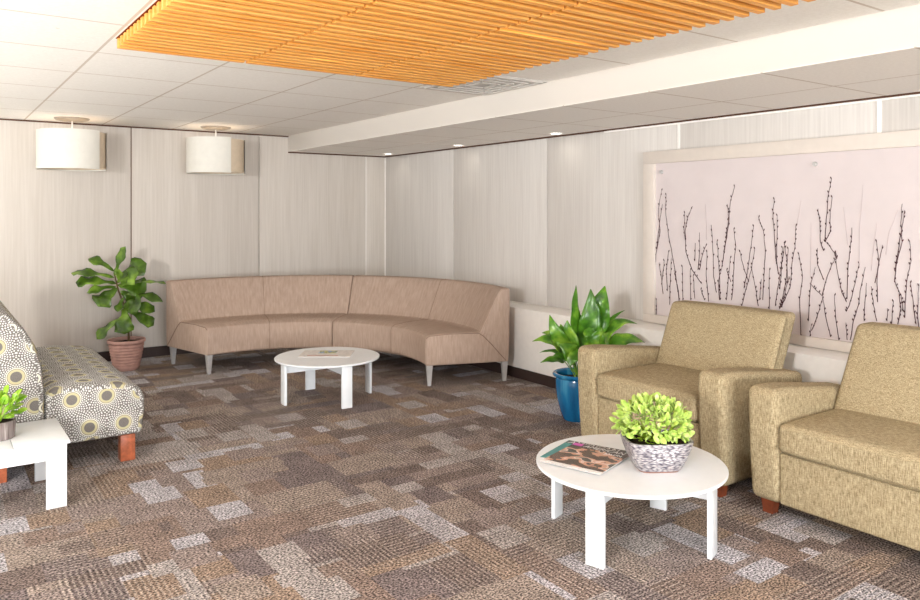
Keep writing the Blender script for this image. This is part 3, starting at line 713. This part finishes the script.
# ------------------------------------------------------------------ framed artwork with twigs
FR = simple('cream_frame', (222, 212, 202), .5, .3, nz=.01); PANELM = simple('blush_panel', (216, 205, 204), .35, .4, nz=.01, nsc=6)
t = thing('framed_artwork', 'wide cream framed panel of dark twigs on pale pink, above the armchair', 'artwork', (0, 0, 0))
yo, y1_, zt, zb = -4.045, -6.95, 1.902, .612
fw_ = .105
for (a, b) in (((-.05, y1_, zt-.090), (0, yo, zt)), ((-.05, y1_, zb), (0, yo, zb+.062))): MB().box(a, b, .003).build('frame_rail', FR, t)
for (ya, yb) in ((yo-fw_, yo), (y1_, y1_+fw_)): MB().box((-.05, ya, zb+.0622), (0, yb, zt-.0902), .003).build('frame_stile', FR, t)
MB().box((-.026, y1_+fw_, zb+.062), (-.020, yo-fw_, zt-.09)).build('panel', PANELM, t)
def onp(u, v):     # the print's own drawing, in metres on the panel
    c, s = math.cos(YAW), math.sin(YAW); k = (u-460)/754.479; dx = s+c*k; dy = c-s*k; tt = (-.029+4.515)/dx
    return (-7.936+dy*tt, 1.448+(211.914-v)/754.479*tt)
A_ = lambda pts: [(650+x/3.336, 150+y/3.333) for x, y in pts]
B_ = lambda pts: [(780+x/3.157, 150+y/3.158) for x, y in pts]
ST = [A_(p) for p in ([(38, 135), (28, 200), (34, 270), (20, 350), (18, 400)], [(55, 150), (52, 200), (60, 270), (75, 350), (88, 430), (100, 520)], [(42, 180), (30, 260), (22, 330)],
      [(30, 375), (38, 420), (44, 480)], [(48, 370), (40, 440)], [(62, 340), (55, 400), (58, 470)], [(72, 360), (68, 440), (66, 515)], [(80, 400), (95, 470), (100, 530)], [(108, 390), (110, 500)], [(22, 500), (22, 548)],
      [(142, 188), (125, 225), (118, 270), (120, 340), (140, 400), (172, 445)], [(116, 210), (114, 260), (118, 300)], [(152, 310), (150, 370)], [(165, 275), (166, 340), (160, 400)], [(190, 310), (175, 350), (165, 400)],
      [(205, 250), (210, 330), (212, 420), (222, 475)], [(190, 340), (188, 420), (196, 505)], [(134, 400), (136, 500)], [(283, 122), (268, 170), (262, 250), (250, 330), (240, 390)], [(258, 180), (262, 220), (256, 280), (246, 340)],
      [(224, 305), (228, 360), (232, 420), (234, 500)], [(280, 265), (286, 320), (280, 380), (278, 440), (272, 500)], [(240, 390), (228, 440), (232, 500)], [(268, 360), (262, 430), (255, 500)], [(300, 340), (312, 390), (330, 440)],
      [(345, 255), (336, 330), (326, 400), (314, 460)], [(350, 330), (338, 400), (324, 450), (306, 520)], [(362, 225), (378, 270), (386, 340), (380, 420), (376, 500)], [(340, 395), (352, 460), (362, 520)],
      [(415, 165), (410, 215), (416, 290), (420, 360), (430, 415)], [(424, 220), (424, 300), (422, 380)], [(450, 310), (440, 380), (428, 450), (418, 520)], [(462, 330), (456, 420), (445, 480), (432, 530)], [(465, 420), (452, 470), (440, 525)],
      [(398, 400), (398, 530)], [(372, 430), (366, 500)], [(170, 465), (182, 500)], [(145, 420), (150, 495)], [(256, 400), (270, 440)])]
ST += [B_(p) for p in ([(50, 240), (48, 300), (38, 360), (34, 430), (16, 470), (0, 500)], [(14, 295), (22, 350), (24, 420)], [(8, 310), (4, 400), (0, 440)], [(60, 330), (72, 400), (62, 470), (66, 590)], [(120, 185), (126, 230), (128, 290), (138, 318)],
      [(162, 92), (152, 150), (146, 220), (142, 290)], [(164, 150), (158, 210), (158, 260), (142, 290)], [(145, 290), (172, 325), (178, 345)], [(178, 340), (160, 370), (146, 410), (134, 455)], [(118, 310), (118, 360), (138, 410)],
      [(94, 420), (112, 440), (134, 460)], [(112, 370), (98, 420), (92, 480), (90, 540)], [(176, 345), (184, 400), (196, 450), (210, 480)], [(228, 245), (222, 310), (214, 380), (212, 470)], [(250, 360), (238, 420), (222, 480), (210, 510)],
      [(270, 370), (256, 430), (248, 490), (232, 540), (222, 600)], [(134, 460), (144, 520), (160, 590)], [(134, 470), (120, 520), (100, 570)], [(172, 460), (176, 530), (186, 600)], [(274, 420), (268, 480), (266, 540)],
      [(306, 290), (312, 350), (306, 420), (308, 480)], [(324, 300), (314, 350), (300, 420)], [(288, 430), (296, 490), (306, 540)], [(385, 170), (382, 230), (386, 290), (368, 360), (362, 410)], [(394, 190), (386, 240), (376, 300), (364, 380)],
      [(362, 410), (376, 450), (382, 500), (372, 550)], [(410, 290), (414, 350), (402, 400), (396, 470), (394, 530)], [(412, 420), (420, 480), (430, 550)], [(358, 480), (352, 550)], [(100, 555), (92, 600)], [(382, 460), (390, 510)],
      [(438, 430), (434, 520), (440, 580)], [(208, 545), (212, 600)], [(340, 500), (338, 540)])]
m = MB(); rng = random.Random(3)
def twig(pts, r, target, buds=True):
    P = [(-.029-rng.random()*.002, *onp(u, v)) for u, v in pts]
    F = []
    for i in range(len(P)-1):
        for k in range(4):
            a = k/4; q = Vector(P[i]).lerp(Vector(P[i+1]), a); q.y += rng.uniform(-.002, .002); F.append(q)
    F.append(Vector(P[-1])); n = len(F)
    target.tube(F, [r*(.55+.6*i/n) for i in range(n)], 5)
    if buds:
        for i in range(0, n, 1):
            if rng.random() < .62:
                q = F[i]; s_ = rng.choice((-1, 1)); target.tube([q, q+Vector((0, s_*.004, .008)), q+Vector((0, s_*.006, .016))], [.0016, .0036, .0008], 5)
for p in ST: twig(p, .0021, m)
# the print goes on to the right of the photo's edge with twigs of the same kind
for k in range(14):
    y = -6.08-k*.055; z0 = .69; p = [Vector((-.029, y+rng.uniform(-.05, .05)*j/3, z0+(.35+.5*rng.random())*j/3)) for j in range(4)]
    m.tube(p, [.003, .0026, .002, .0012], 5)
TW = simple('dark_twig', (74, 48, 52), .7, .2, nz=.3, nsc=60); TWF = simple('faint_twig', (200, 184, 186), .7, .2)
m.build('twigs', TW, t)
for p in [A_([(185, 180), (190, 300)])]+[B_(q) for q in ([(66, 160), (54, 240)], [(262, 110), (252, 230), (250, 360)], [(372, 190), (344, 260), (334, 330)], [(306, 230), (296, 300), (288, 380)], [(98, 230), (96, 400)], [(200, 180), (214, 300)])]:
    mf = MB(); twig(p, .0012, mf, False); mf.build('faint_twig', TWF, t)
for (u, v) in ((661.5, 172), (815, 164)):
    y, z = onp(u, v); m = MB(); m.lathe([(0, .018), (.012, .016), (.014, .010), (.014, 0), (0, 0)], 24)
    bmesh.ops.rotate(m.bm, verts=m.bm.verts, cent=(0, 0, 0), matrix=Matrix.Rotation(-PI/2, 3, 'Y'))
    o = m.build('standoff_bolt', SILVER, t, loc=(-.026, y, z))
